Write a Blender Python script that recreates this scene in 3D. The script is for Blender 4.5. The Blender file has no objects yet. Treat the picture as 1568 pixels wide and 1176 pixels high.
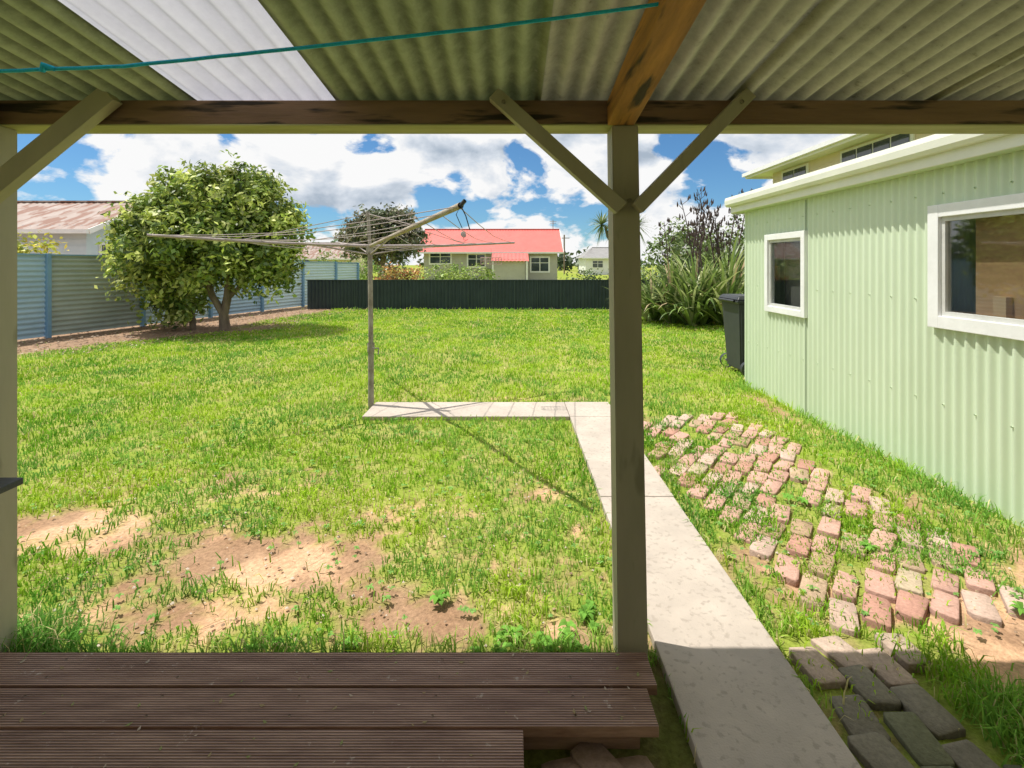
import bpy, bmesh, math, random
import numpy as np
from mathutils import Vector, Matrix
random.seed(7); rng=np.random.default_rng(11)
scene=bpy.context.scene
D=bpy.data

# ---------------------------------------------------------------- helpers
def link(ob,parent=None):
    scene.collection.objects.link(ob)
    if parent is not None: ob.parent=parent
    return ob
def group(name):
    e=D.objects.new(name,None); e.empty_display_size=0.3
    return link(e)
def mk(name,V,F,mat,parent=None,col=None,smooth=False):
    V=np.asarray(V,dtype=np.float32); F=np.asarray(F,dtype=np.int32)
    me=D.meshes.new(name); k=F.shape[1]
    me.vertices.add(len(V)); me.vertices.foreach_set("co",V.ravel())
    me.loops.add(F.size); me.loops.foreach_set("vertex_index",F.ravel())
    me.polygons.add(len(F)); me.polygons.foreach_set("loop_start",np.arange(0,F.size,k,dtype=np.int32))
    try: me.polygons.foreach_set("loop_total",np.full(len(F),k,dtype=np.int32))
    except Exception: pass
    if smooth: me.polygons.foreach_set("use_smooth",np.ones(len(F),dtype=bool))
    me.update(calc_edges=True)
    if col is not None:
        c=np.ones((len(V),4),dtype=np.float32); c[:,:3]=col
        a=me.color_attributes.new("Col",'FLOAT_COLOR','POINT'); a.data.foreach_set("color",c.ravel())
    me.materials.append(mat)
    return link(D.objects.new(name,me),parent)
def bm_obj(name,bm,mat,parent=None,smooth=False):
    me=D.meshes.new(name); bmesh.ops.recalc_face_normals(bm,faces=bm.faces)
    bm.to_mesh(me); bm.free(); me.materials.append(mat)
    if smooth:
        for p in me.polygons: p.use_smooth=True
    return link(D.objects.new(name,me),parent)
def add_box(bm,x0,x1,y0,y1,z0,z1,bev=0.0,M=None):
    vs=[bm.verts.new(p) for p in [(x0,y0,z0),(x1,y0,z0),(x1,y1,z0),(x0,y1,z0),(x0,y0,z1),(x1,y0,z1),(x1,y1,z1),(x0,y1,z1)]]
    fs=[bm.faces.new([vs[i] for i in f]) for f in [(0,3,2,1),(4,5,6,7),(0,1,5,4),(1,2,6,5),(2,3,7,6),(3,0,4,7)]]
    if M is not None: bmesh.ops.transform(bm,matrix=M,verts=vs)
    if bev>0:
        es=list({e for f in fs for e in f.edges})
        bmesh.ops.bevel(bm,geom=es,offset=bev,segments=2,affect='EDGES',profile=0.6)
def box(name,x0,x1,y0,y1,z0,z1,mat,parent=None,bev=0.0):
    bm=bmesh.new(); add_box(bm,x0,x1,y0,y1,z0,z1,bev); return bm_obj(name,bm,mat,parent)
def boxes(name,L,mat,parent=None,bev=0.0):
    bm=bmesh.new()
    for b in L: add_box(bm,*b,bev=bev)
    return bm_obj(name,bm,mat,parent)
def add_beam(bm,p0,p1,w,h,up=(0,0,1),bev=0.0):
    p0=Vector(p0);p1=Vector(p1);d=(p1-p0);L=d.length;d.normalize()
    s=d.cross(Vector(up)).normalized(); u=s.cross(d).normalized()
    M=Matrix(((s.x,d.x,u.x,p0.x),(s.y,d.y,u.y,p0.y),(s.z,d.z,u.z,p0.z),(0,0,0,1)))
    add_box(bm,-w/2,w/2,0,L,-h/2,h/2,bev,M)
def beam(name,p0,p1,w,h,mat,parent=None,up=(0,0,1),bev=0.0):
    bm=bmesh.new(); add_beam(bm,p0,p1,w,h,up,bev); return bm_obj(name,bm,mat,parent)
def tube_geo(pts,rad,sides=8):
    V=[];F=[];n=len(pts)
    pts=[Vector(p) for p in pts]
    if not hasattr(rad,'__len__'): rad=[rad]*n
    for i,p in enumerate(pts):
        d=(pts[min(i+1,n-1)]-pts[max(i-1,0)]).normalized()
        a=Vector((0,0,1)) if abs(d.z)<.9 else Vector((1,0,0))
        s=d.cross(a).normalized(); u=s.cross(d)
        for k in range(sides):
            t=2*math.pi*k/sides
            V.append(p+(s*math.cos(t)+u*math.sin(t))*rad[i])
    for i in range(n-1):
        for k in range(sides):
            k2=(k+1)%sides
            F.append((i*sides+k,i*sides+k2,(i+1)*sides+k2,(i+1)*sides+k))
    return V,F
def tubes(name,L,mat,parent=None,sides=8):
    V=[];F=[]
    for pts,rad in L:
        v,f=tube_geo(pts,rad,sides); o=len(V)
        V+= [tuple(p) for p in v]; F+=[tuple(i+o for i in q) for q in f]
    return mk(name,V,F,mat,parent,smooth=True)
def corr(name,org,udir,ulen,vdir,vlen,ndir,pitch,amp,mat,parent=None,nseg=8,u0=0.0,trap=False):
    org=np.array(org,float);udir=np.array(udir,float);vdir=np.array(vdir,float);ndir=np.array(ndir,float)
    n=max(2,int(ulen/pitch*nseg)); u=np.linspace(0,ulen,n+1)
    ph=np.cos(2*np.pi*(u+u0)/pitch)
    if trap: ph=np.clip(ph*2.2,-1,1)
    A=org+u[:,None]*udir+(amp*ph)[:,None]*ndir; B=A+vdir*vlen
    V=np.concatenate([A,B]); i=np.arange(n); F=np.stack([i,i+1,i+n+2,i+n+1],1)
    return mk(name,V,F,mat,parent,smooth=not trap)
def hash2(ix,iy,s):
    v=np.sin(ix*127.1+iy*311.7+s*74.7)*43758.5453
    return v-np.floor(v)
def vn(x,y,s=0):
    ix=np.floor(x);iy=np.floor(y);fx=x-ix;fy=y-iy
    fx=fx*fx*(3-2*fx);fy=fy*fy*(3-2*fy)
    a=hash2(ix,iy,s);b=hash2(ix+1,iy,s);c=hash2(ix,iy+1,s);d=hash2(ix+1,iy+1,s)
    return (a*(1-fx)+b*fx)*(1-fy)+(c*(1-fx)+d*fx)*fy
def fbm(x,y,s=0,o=4):
    t=0;a=.5;f=1
    for i in range(o): t=t+a*vn(x*f+i*17.3,y*f+i*9.1,s+i);a*=.5;f*=2.03
    return t/(1-.5**o)
def ss(a,b,x):
    t=np.clip((x-a)/(b-a),0,1); return t*t*(3-2*t)

# ---------------------------------------------------------------- materials
def newmat(name):
    m=D.materials.new(name); m.use_nodes=True; nt=m.node_tree; nt.nodes.clear()
    out=nt.nodes.new('ShaderNodeOutputMaterial'); return m,nt,out
def N(nt,t,**kw):
    n=nt.nodes.new(t)
    for k,v in kw.items(): setattr(n,k,v)
    return n
def mat(name,c1,c2=None,scale=6,rough=.7,bump=.1,metal=0,stretch=(1,1,1),c3=None,s3=30,th3=.62,spec=.3,bscale=None,bdist=.01,det=4):
    m,nt,out=newmat(name); L=nt.links.new
    p=N(nt,'ShaderNodeBsdfPrincipled'); L(p.outputs[0],out.inputs[0])
    p.inputs['Roughness'].default_value=rough; p.inputs['Metallic'].default_value=metal
    p.inputs['Specular IOR Level'].default_value=spec
    tc=N(nt,'ShaderNodeTexCoord'); mp=N(nt,'ShaderNodeMapping'); mp.inputs['Scale'].default_value=stretch
    L(tc.outputs['Object'],mp.inputs[0])
    no=N(nt,'ShaderNodeTexNoise'); no.inputs['Scale'].default_value=scale; no.inputs['Detail'].default_value=det; no.inputs['Roughness'].default_value=.65
    L(mp.outputs[0],no.inputs['Vector'])
    r=N(nt,'ShaderNodeValToRGB'); r.color_ramp.elements[0].position=.35; r.color_ramp.elements[1].position=.66
    c2=c2 or tuple(v*.8 for v in c1)
    r.color_ramp.elements[0].color=(*c2,1); r.color_ramp.elements[1].color=(*c1,1)
    L(no.outputs[0],r.inputs[0]); col=r.outputs[0]
    if c3:
        n3=N(nt,'ShaderNodeTexNoise'); n3.inputs['Scale'].default_value=s3; n3.inputs['Detail'].default_value=4
        L(mp.outputs[0],n3.inputs['Vector'])
        r3=N(nt,'ShaderNodeValToRGB'); r3.color_ramp.elements[0].position=th3; r3.color_ramp.elements[1].position=th3+.10
        L(n3.outputs[0],r3.inputs[0])
        mx=N(nt,'ShaderNodeMixRGB'); L(r3.outputs[0],mx.inputs[0]); L(col,mx.inputs[1]); mx.inputs[2].default_value=(*c3,1); col=mx.outputs[0]
    L(col,p.inputs['Base Color'])
    if bump>.05:
        nb=N(nt,'ShaderNodeTexNoise'); nb.inputs['Scale'].default_value=bscale or scale*6; nb.inputs['Detail'].default_value=3
        L(mp.outputs[0],nb.inputs['Vector'])
        b=N(nt,'ShaderNodeBump'); b.inputs['Strength'].default_value=bump; b.inputs['Distance'].default_value=bdist
        L(nb.outputs[0],b.inputs['Height']); L(b.outputs[0],p.inputs['Normal'])
    return m
def leafmat(name,trans=.35,rough=.5,gloss=.06):
    m,nt,out=newmat(name); L=nt.links.new
    at=N(nt,'ShaderNodeAttribute',attribute_name='Col')
    d=N(nt,'ShaderNodeBsdfDiffuse'); t=N(nt,'ShaderNodeBsdfTranslucent')
    L(at.outputs['Color'],d.inputs[0]); L(at.outputs['Color'],t.inputs[0])
    m1=N(nt,'ShaderNodeMixShader'); m1.inputs[0].default_value=trans; L(d.outputs[0],m1.inputs[1]); L(t.outputs[0],m1.inputs[2]); last=m1
    if gloss>0:
        g=N(nt,'ShaderNodeBsdfGlossy'); g.inputs['Roughness'].default_value=rough
        m2=N(nt,'ShaderNodeMixShader'); m2.inputs[0].default_value=gloss; L(m1.outputs[0],m2.inputs[1]); L(g.outputs[0],m2.inputs[2]); last=m2
    L(last.outputs[0],out.inputs[0]); return m
def attrmat(name,rough=.8,bump=.3,scale=60,lo=.45,hi=1.5):
    m,nt,out=newmat(name); L=nt.links.new
    at=N(nt,'ShaderNodeAttribute',attribute_name='Col')
    p=N(nt,'ShaderNodeBsdfDiffuse')
    tc=N(nt,'ShaderNodeTexCoord'); no=N(nt,'ShaderNodeTexNoise'); no.inputs['Scale'].default_value=scale; no.inputs['Detail'].default_value=4; no.inputs['Roughness'].default_value=.7
    L(tc.outputs['Object'],no.inputs['Vector'])
    r=N(nt,'ShaderNodeMapRange'); r.inputs['From Min'].default_value=.25; r.inputs['From Max'].default_value=.75; r.inputs['To Min'].default_value=lo; r.inputs['To Max'].default_value=hi; L(no.outputs[0],r.inputs[0])
    mx=N(nt,'ShaderNodeVectorMath',operation='SCALE'); L(at.outputs['Color'],mx.inputs[0]); L(r.outputs[0],mx.inputs['Scale'])
    L(mx.outputs[0],p.inputs['Color'])
    b=N(nt,'ShaderNodeBump'); b.inputs['Strength'].default_value=bump; b.inputs['Distance'].default_value=.01
    L(no.outputs[0],b.inputs['Height']); L(b.outputs[0],p.inputs['Normal']); L(p.outputs[0],out.inputs[0]); return m
def glassmat(name,tint=(.85,.88,.88),refl=.13):
    m,nt,out=newmat(name); L=nt.links.new
    t=N(nt,'ShaderNodeBsdfTransparent'); t.inputs[0].default_value=(*tint,1)
    g=N(nt,'ShaderNodeBsdfGlossy'); g.inputs['Roughness'].default_value=.03
    mx=N(nt,'ShaderNodeMixShader'); mx.inputs[0].default_value=refl
    L(t.outputs[0],mx.inputs[1]); L(g.outputs[0],mx.inputs[2]); L(mx.outputs[0],out.inputs[0]); return m

M_post=mat('khaki_paint',(.48,.44,.32),(.41,.38,.27),5,.6,.15,stretch=(1,1,.25),c3=(.31,.29,.20),s3=14,th3=.64)
M_beam=mat('stained_timber',(.34,.21,.135),(.20,.125,.08),4,.75,.35,stretch=(.35,3,3),c3=(.05,.038,.03),s3=9,th3=.54,det=7)
M_beamg=mat('painted_underside',(.50,.48,.24),(.38,.36,.17),6,.7,.15,stretch=(.5,3,3))
M_raft=mat('orange_timber',(.60,.29,.08),(.30,.145,.05),4,.6,.3,stretch=(4,.4,4),c3=(.06,.04,.025),s3=5,th3=.53,det=7)
M_mint=mat('mint_painted_iron',(.67,.77,.57),(.62,.72,.52),2.5,.4,.0,stretch=(1,1,.3),spec=.35)
M_cream=mat('cream_paint',(.82,.82,.70),(.75,.76,.64),3,.5,.05)
M_white=mat('white_paint',(.88,.88,.87),(.80,.80,.78),5,.5,.1)
M_conc=mat('concrete',(.58,.50,.42),(.45,.39,.33),3,.9,.4,c3=(.42,.36,.30),s3=38,th3=.56,bscale=160,bdist=.004,det=7)
M_fence_blue=mat('blue_fence_iron',(.42,.58,.70),(.36,.51,.63),2,.5,.03)
M_fence_grey=mat('grey_green_fence_iron',(.47,.53,.50),(.40,.46,.43),2,.5,.03)
M_fence_pale=mat('pale_blue_fence_iron',(.60,.74,.78),(.52,.67,.72),2,.5,.03)
M_fpost=mat('blue_fence_post_paint',(.22,.40,.58),(.19,.34,.50),3,.5,.05)
M_dark=mat('dark_green_iron',(.040,.060,.066),(.030,.046,.052),2,.5,.03)
M_darkpl=mat('dark_plastic',(.055,.06,.062),(.045,.05,.052),8,.45,.05)
M_steel=mat('weathered_steel',(.42,.38,.33),(.24,.20,.17),12,.55,.15,metal=.2)
M_rust=mat('rusty_pole',(.34,.25,.17),(.44,.40,.33),14,.7,.2)
M_wire=mat('line_wire',(.45,.38,.36),(.34,.28,.26),10,.6,0)
M_bark=mat('bark',(.30,.23,.16),(.16,.12,.09),9,.9,.6,stretch=(1,1,.3))
M_rope=mat('blue_rope',(.03,.68,1.0),(.02,.52,.90),150,.6,.3)
M_redroof=mat('salmon_iron_roof',(.80,.19,.16),(.70,.165,.14),1.5,.5,.03)
M_rustroof=mat('rusty_iron_roof',(.34,.25,.21),(.44,.37,.33),1.2,.7,.05,c3=(.26,.14,.10),s3=2.2,th3=.47,stretch=(2,.6,1),det=6)
M_greyh=mat('grey_weatherboard',(.50,.49,.42),(.44,.43,.37),2,.7,.05)
M_bluew=mat('pale_blue_weatherboard',(.62,.72,.78),(.56,.66,.72),2,.7,.05)
M_creamh=mat('cream_stucco',(.78,.68,.50),(.72,.62,.46),2,.7,.05)
M_dglass=mat('window_glass_dark',(.05,.07,.09),(.03,.04,.05),2,.08,0,spec=.9)
M_ply=mat('plywood',(.66,.39,.20),(.48,.28,.14),3,.7,.1,stretch=(1,.6,4))
M_inner=mat('shed_interior',(.22,.20,.17),(.16,.15,.13),3,.9,.1)
M_greyroof=mat('grey_roof',(.34,.33,.32),(.28,.27,.26),2,.8,.05)
M_glass=glassmat('window_glass')
M_leaf=leafmat('leaf',.28,.45,.05); M_grass=leafmat('grass_blade',.35,.5,0); M_weed=leafmat('weed_leaf',.3,.5,.0); M_brick=attrmat('old_brick',.95,.5,60,.72,1.22)
M_tabl=mat('dark_table_timber',(.09,.095,.10),(.06,.065,.07),5,.5,.15,stretch=(.4,4,4))

def deckmat():
    m,nt,out=newmat('stained_reeded_decking'); L=nt.links.new
    p=N(nt,'ShaderNodeBsdfPrincipled'); p.inputs['Roughness'].default_value=.5; p.inputs['Specular IOR Level'].default_value=.4; L(p.outputs[0],out.inputs[0])
    tc=N(nt,'ShaderNodeTexCoord'); mp=N(nt,'ShaderNodeMapping'); mp.inputs['Scale'].default_value=(.6,5,5); L(tc.outputs['Object'],mp.inputs[0])
    no=N(nt,'ShaderNodeTexNoise'); no.inputs['Scale'].default_value=6; no.inputs['Detail'].default_value=8; no.inputs['Roughness'].default_value=.7; L(mp.outputs[0],no.inputs['Vector'])
    r=N(nt,'ShaderNodeValToRGB'); r.color_ramp.elements[0].position=.32; r.color_ramp.elements[1].position=.68
    r.color_ramp.elements[0].color=(.25,.13,.088,1); r.color_ramp.elements[1].color=(.56,.35,.255,1); L(no.outputs[0],r.inputs[0])
    n3=N(nt,'ShaderNodeTexNoise'); n3.inputs['Scale'].default_value=17; n3.inputs['Detail'].default_value=7; n3.inputs['Roughness'].default_value=.75; L(tc.outputs['Object'],n3.inputs['Vector'])
    r3=N(nt,'ShaderNodeValToRGB'); r3.color_ramp.elements[0].position=.63; r3.color_ramp.elements[1].position=.68; L(n3.outputs[0],r3.inputs[0])
    mx=N(nt,'ShaderNodeMixRGB'); L(r3.outputs[0],mx.inputs[0]); L(r.outputs[0],mx.inputs[1]); mx.inputs[2].default_value=(.75,.60,.50,1)
    w=N(nt,'ShaderNodeTexWave',wave_type='BANDS',bands_direction='Y'); w.inputs['Scale'].default_value=36; w.inputs['Distortion'].default_value=.1
    L(tc.outputs['Object'],w.inputs['Vector'])
    m2=N(nt,'ShaderNodeMixRGB',blend_type='MULTIPLY'); m2.inputs[0].default_value=.6; L(mx.outputs[0],m2.inputs[1]); L(w.outputs[0],m2.inputs[2])
    L(m2.outputs[0],p.inputs['Base Color'])
    b=N(nt,'ShaderNodeBump'); b.inputs['Strength'].default_value=.8; b.inputs['Distance'].default_value=.004; L(w.outputs[0],b.inputs['Height']); L(b.outputs[0],p.inputs['Normal'])
    return m
M_deck=deckmat()
def roofmat(name,c1,c2,c3,tr,trc,flk=.6,lo=.42,hi=1.25):
    m,nt,out=newmat(name); L=nt.links.new
    tc=N(nt,'ShaderNodeTexCoord'); mp=N(nt,'ShaderNodeMapping'); mp.inputs['Scale'].default_value=(3,.8,1); L(tc.outputs['Object'],mp.inputs[0])
    no=N(nt,'ShaderNodeTexNoise'); no.inputs['Scale'].default_value=3; no.inputs['Detail'].default_value=7; no.inputs['Roughness'].default_value=.75; L(mp.outputs[0],no.inputs['Vector'])
    r=N(nt,'ShaderNodeValToRGB'); r.color_ramp.elements[0].position=.35; r.color_ramp.elements[1].position=.65
    r.color_ramp.elements[0].color=(*c2,1); r.color_ramp.elements[1].color=(*c1,1); L(no.outputs[0],r.inputs[0])
    n3=N(nt,'ShaderNodeTexNoise'); n3.inputs['Scale'].default_value=17; n3.inputs['Detail'].default_value=7; n3.inputs['Roughness'].default_value=.75; L(tc.outputs['Object'],n3.inputs['Vector'])
    r3=N(nt,'ShaderNodeValToRGB'); r3.color_ramp.elements[0].position=flk; r3.color_ramp.elements[1].position=flk+.12; L(n3.outputs[0],r3.inputs[0])
    mx=N(nt,'ShaderNodeMixRGB'); L(r3.outputs[0],mx.inputs[0]); L(r.outputs[0],mx.inputs[1]); mx.inputs[2].default_value=(*c3,1)
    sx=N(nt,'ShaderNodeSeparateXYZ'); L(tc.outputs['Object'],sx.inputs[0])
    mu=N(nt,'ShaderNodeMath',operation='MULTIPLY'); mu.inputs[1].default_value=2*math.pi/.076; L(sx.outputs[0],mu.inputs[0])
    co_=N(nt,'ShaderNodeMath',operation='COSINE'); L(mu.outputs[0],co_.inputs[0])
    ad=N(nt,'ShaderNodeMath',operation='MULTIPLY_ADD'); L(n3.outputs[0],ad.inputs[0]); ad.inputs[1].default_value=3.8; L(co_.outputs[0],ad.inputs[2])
    mr=N(nt,'ShaderNodeMapRange'); mr.inputs['From Min'].default_value=.7; mr.inputs['From Max'].default_value=3.2; mr.inputs['To Min'].default_value=hi; mr.inputs['To Max'].default_value=lo; L(ad.outputs[0],mr.inputs[0])  # corrugation shading painted into the colour: high troughs darker, low ridges lighter
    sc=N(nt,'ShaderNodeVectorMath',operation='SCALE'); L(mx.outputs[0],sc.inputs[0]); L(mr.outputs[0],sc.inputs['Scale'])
    d=N(nt,'ShaderNodeBsdfDiffuse'); t=N(nt,'ShaderNodeBsdfTranslucent'); L(sc.outputs[0],d.inputs[0])
    tm=N(nt,'ShaderNodeMixRGB',blend_type='MULTIPLY'); tm.inputs[0].default_value=1; tm.inputs[1].default_value=(*trc,1); L(sc.outputs[0],tm.inputs[2]); L(tm.outputs[0],t.inputs[0])
    ms=N(nt,'ShaderNodeMixShader'); ms.inputs[0].default_value=tr; L(d.outputs[0],ms.inputs[1]); L(t.outputs[0],ms.inputs[2])
    L(ms.outputs[0],out.inputs[0]); return m
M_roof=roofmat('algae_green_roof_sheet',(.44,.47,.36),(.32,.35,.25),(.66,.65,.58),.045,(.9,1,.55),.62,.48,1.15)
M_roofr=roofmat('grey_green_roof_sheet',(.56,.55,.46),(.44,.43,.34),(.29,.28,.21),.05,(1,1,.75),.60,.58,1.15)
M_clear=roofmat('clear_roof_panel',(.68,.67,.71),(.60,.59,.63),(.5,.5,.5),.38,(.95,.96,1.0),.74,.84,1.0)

# ---------------------------------------------------------------- ground
PATCH=[(-1.26,2.52,.68,.27,.93),(-1.35,2.14,.6,.14,.66),(-2.6,2.85,.5,.22,.66),(-2.1,2.70,.3,.15,.62),(-.36,2.10,.30,.13,.85),(-.65,2.28,.25,.12,.62),
 (-.35,2.9,.5,.2,.24),(1.33,2.42,.28,.25,.6),(2.05,2.0,.45,.25,.85),(-.95,2.88,.35,.12,.5),(-2.0,3.4,.9,.25,.3),(2.75,5.0,.14,.9,.55),(1.3,4.5,.2,.5,.35),
 (.3,2.6,.3,.3,.22),(2.45,3.0,.35,.5,.3),(0.2,5.5,1.2,.10,.5),(-2.3,2.05,.5,.14,.5),(.25,2.0,.2,.08,.4),(-2.9,2.3,.4,.2,.4),(-1.7,2.3,.4,.1,.5),(0.1,3.2,.3,.2,.2),(2.6,2.3,.3,.3,.5)]
def fence_x(y): return -9.7+(y-9.53)*2.3/8.1
def bare(x,y):
    g=np.zeros_like(x)
    for cx,cy,rx,ry,a in PATCH: g=np.maximum(g,a*np.exp(-((x-cx)/rx)**2-((y-cy)/ry)**2))
    n=fbm(x*5,y*5,3,5)-.5; n2=fbm(x*22,y*22,4,3)-.5
    b=ss(.22,.66,g+n*.95+n2*.65+.11*ss(4.5,2.2,y))
    bx=fence_x(y)+1.9+ .6*(fbm(y*.8,y*0+3,9)-.5) + .9*np.exp(-((y-11.2)/1.3)**2)
    bed=ss(.12,-.12,x-bx)*ss(18.5,17,y)
    tb=np.exp(-(((x+6.3)/1.3)**2+((y-11.6)/.8)**2))
    bed=np.maximum(bed,ss(.45,.7,tb+.5*n))
    return b,bed
def axis(lo,hi,fine,far):
    c=list(np.arange(lo,hi+1e-6,fine)); s=fine; p=hi
    while p<far: s*=1.2; p+=s; c.append(p)
    s=fine; p=lo; pre=[]
    while p>-far: s*=1.2; p-=s; pre.append(p)
    return np.array(pre[::-1]+c)
gx=axis(-4.2,3.4,.03,700); gy=axis(.9,5.5,.03,700)
X,Y=np.meshgrid(gx,gy); x=X.ravel(); y=Y.ravel()
b,bed=bare(x,y)
z=(fbm(x*2.2,y*2.2,5)-.5)*.03*ss(30,10,np.abs(y))-.012 - b*.010
z=z+(fbm(x*14,y*14,8)-.5)*.014*ss(9,5,y)
onp=((x>.5)&(x<1.1)&(y<5.4))|((x>-1.6)&(x<1.1)&(y>4.65)&(y<5.4))
z=np.where(onp,-.02,z)
inb_=ss(1.0,1.2,x)*ss(2.5,2.35,x)*ss(1.9,2.1,y)*ss(5.0,4.8,y)
z=np.minimum(z,.012)-.006*inb_
thn=fbm(x*1.3,y*1.3,21); thf=fbm(x*9,y*9,23)
th=np.stack([.21+.11*thn,.29+.07*thn,.042+.03*thn],1)
straw=ss(.5,.68,thf)[:,None]*.4
th=th*(1-straw)+np.array([.44,.36,.16])*straw
s1=fbm(x*6,y*6,30); dk=ss(.45,.62,fbm(x*2.5,y*2.5,31)+.30*np.exp(-((x+.36)/.4)**2-((y-2.1)/.3)**2))
so=np.stack([.74-.16*s1,.48-.14*s1,.30-.10*s1],1)*(1-.42*dk[:,None])
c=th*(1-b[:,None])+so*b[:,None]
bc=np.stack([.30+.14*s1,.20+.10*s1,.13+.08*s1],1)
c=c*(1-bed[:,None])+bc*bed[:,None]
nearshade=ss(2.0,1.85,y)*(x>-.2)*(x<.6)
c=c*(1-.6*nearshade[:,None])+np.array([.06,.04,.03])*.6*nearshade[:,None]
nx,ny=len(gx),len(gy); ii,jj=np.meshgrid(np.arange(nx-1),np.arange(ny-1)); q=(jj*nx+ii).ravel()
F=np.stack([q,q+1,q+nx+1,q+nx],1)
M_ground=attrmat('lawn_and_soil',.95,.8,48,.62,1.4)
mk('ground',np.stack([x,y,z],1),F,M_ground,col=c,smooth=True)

# ---------------------------------------------------------------- concrete path
pth=group('concrete_path')
def slab(x0,x1,y0,y1,name):
    bm=bmesh.new(); add_box(bm,x0,x1,y0,y1,-.06,.020,bev=.006); bm_obj(name,bm,M_conc,pth)
slab(.56,1.03,-.5,3.12,'slab_1'); slab(.565,1.035,3.128,4.76,'slab_2'); slab(.565,1.035,4.766,5.27,'slab_3'); slab(-1.46,.56,4.766,5.265,'slab_4')

# ---------------------------------------------------------------- grass blades
def blades(x,y,h,w,col,lean=.5):
    n=len(x); a=rng.random(n)*2*np.pi; la=rng.random(n)*2*np.pi; ln=(.2+rng.random(n)*lean)*h
    dx=np.cos(a)*w/2; dy=np.sin(a)*w/2; lx=np.cos(la)*ln; ly=np.sin(la)*ln; z0=np.full(n,-.014)
    P=np.zeros((n,5,3))
    P[:,0]=np.stack([x-dx,y-dy,z0],1);P[:,1]=np.stack([x+dx,y+dy,z0],1)
    P[:,2]=np.stack([x-dx*.8+lx*.35,y-dy*.8+ly*.35,h*.55],1);P[:,3]=np.stack([x+dx*.8+lx*.35,y+dy*.8+ly*.35,h*.55],1)
    P[:,4]=np.stack([x+lx,y+ly,h*(1-.35*ln/h)],1)
    i=(np.arange(n)*5)[:,None]
    F=np.concatenate([i+np.array([[0,1,2]]),i+np.array([[1,3,2]]),i+np.array([[2,3,4]])])
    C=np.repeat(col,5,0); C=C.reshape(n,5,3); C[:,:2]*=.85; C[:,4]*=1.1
    return P.reshape(-1,3),F,C.reshape(-1,3)
def grass_col(x,y):
    n=len(x); t=fbm(x*.9,y*.9,40)[:,None]; t3=fbm(x*2.6,y*2.6,44)[:,None]; t2=ss(.42,.62,fbm(x*3.2,y*3.2,43))[:,None]; r=rng.random((n,1))
    g1=np.array([.15,.38,.035]); g2=np.array([.44,.62,.05]); g3=np.array([.20,.43,.11]); st=np.array([.74,.64,.32])
    k=np.clip(ss(.38,.62,t)*.5+ss(.38,.64,t3)*.45+(r-.5)*.5+ss(2.5,6,y)[:,None]*.22,0,1)
    c=g1*(1-k)+g2*k
    c=c*(1-.5*t2)+g3*.5*t2
    s=(rng.random((n,1))<(.04+.15*ss(.5,.7,t3)+.05*ss(5,2.5,y)[:,None]))
    c=np.where(s,st,c); return c*(.78+.44*rng.random((n,1)))*(.84+.3*t)
def edge_tall(x,y):
    t=np.zeros_like(x)
    t=np.maximum(t,np.exp(-((y-1.86)/.08)**2)*(x<.4)*(.15+.9*ss(.4,.7,fbm(x*4,y*0,50))))
    t=np.maximum(t,.9*np.exp(-((x-2.86)/.12)**2)*(y<6.2)*(.4+fbm(y*2,x*0,51)))
    t=np.maximum(t,1.1*np.exp(-((x-1.62)/.16)**2-((y-1.62)/.22)**2))
    t=np.maximum(t,1.5*np.exp(-((x+1.9)/.26)**2-((y-1.9)/.12)**2))
    t=np.maximum(t,.6*np.exp(-((x-1.75)/.5)**2-((y-1.9)/.12)**2))
    t=np.maximum(t,.4*np.exp(-((x-1.07)/.04)**2))
    t=np.maximum(t,.9*np.exp(-((y-16.1)/.12)**2))
    t=np.maximum(t,.35*ss(.6,.75,fbm(x*3.5,y*3.5,55)))
    return t
def inbr(x,y): return (x>1.12)&(x<2.42)&(y>2.0)&(y<4.9)
n=290000; d0,d1,pw=1.2,17.5,.5
u=rng.random(n); y=(d0**pw+(d1**pw-d0**pw)*u)**(1/pw); x=(rng.random(n)*2-1)*(y*1.1+.7)
xe=1.1+1.35*rng.random(12000); ye=2.0+2.9*rng.random(12000); x=np.concatenate([x,xe]); y=np.concatenate([y,ye]); n=len(x)
b,bed=bare(x,y); den=fbm(x*7,y*7,60)
keep=rng.random(n)>np.clip(b*1.05+bed*1.2,0,1)*.99
keep&=~((x>.56)&(x<1.03)&(y<5.27)); keep&=~((x>-1.46)&(x<1.03)&(y>4.77)&(y<5.26))
keep&=~((x<.55)&(y<1.83)); keep&=~((x>2.9)&(y<6.15)); keep&=(y<16.15)|(x>5.0)
keep&=x>fence_x(y)+.05
keep&=~((x>1.05)&(x<1.50)&(y<1.98)&(rng.random(n)>.12)); keep&=~((y<1.6)&(x>1.0)&(x<1.5)&(rng.random(n)>.08))
keep&=~(inbr(x,y)&(rng.random(n)>.20+.8*ss(.47,.60,fbm(x*3.5,y*3.5,61))))
keep&=rng.random(n)<.4+1.3*ss(.3,.6,den)
x=x[keep];y=y[keep]; m=len(x); t=edge_tall(x,y)
h=(.030+.0008*y)*(.4+1.0*rng.random(m))*(.6+.8*fbm(x*2,y*2,62))+t*.075*(.4+rng.random(m))
w=(.0034+.00125*y)*(.7+.6*rng.random(m))
P,F,C=blades(x,y,h,w,grass_col(x,y),1.2)
mk('lawn_grass',P,F,M_grass,col=C)

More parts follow.
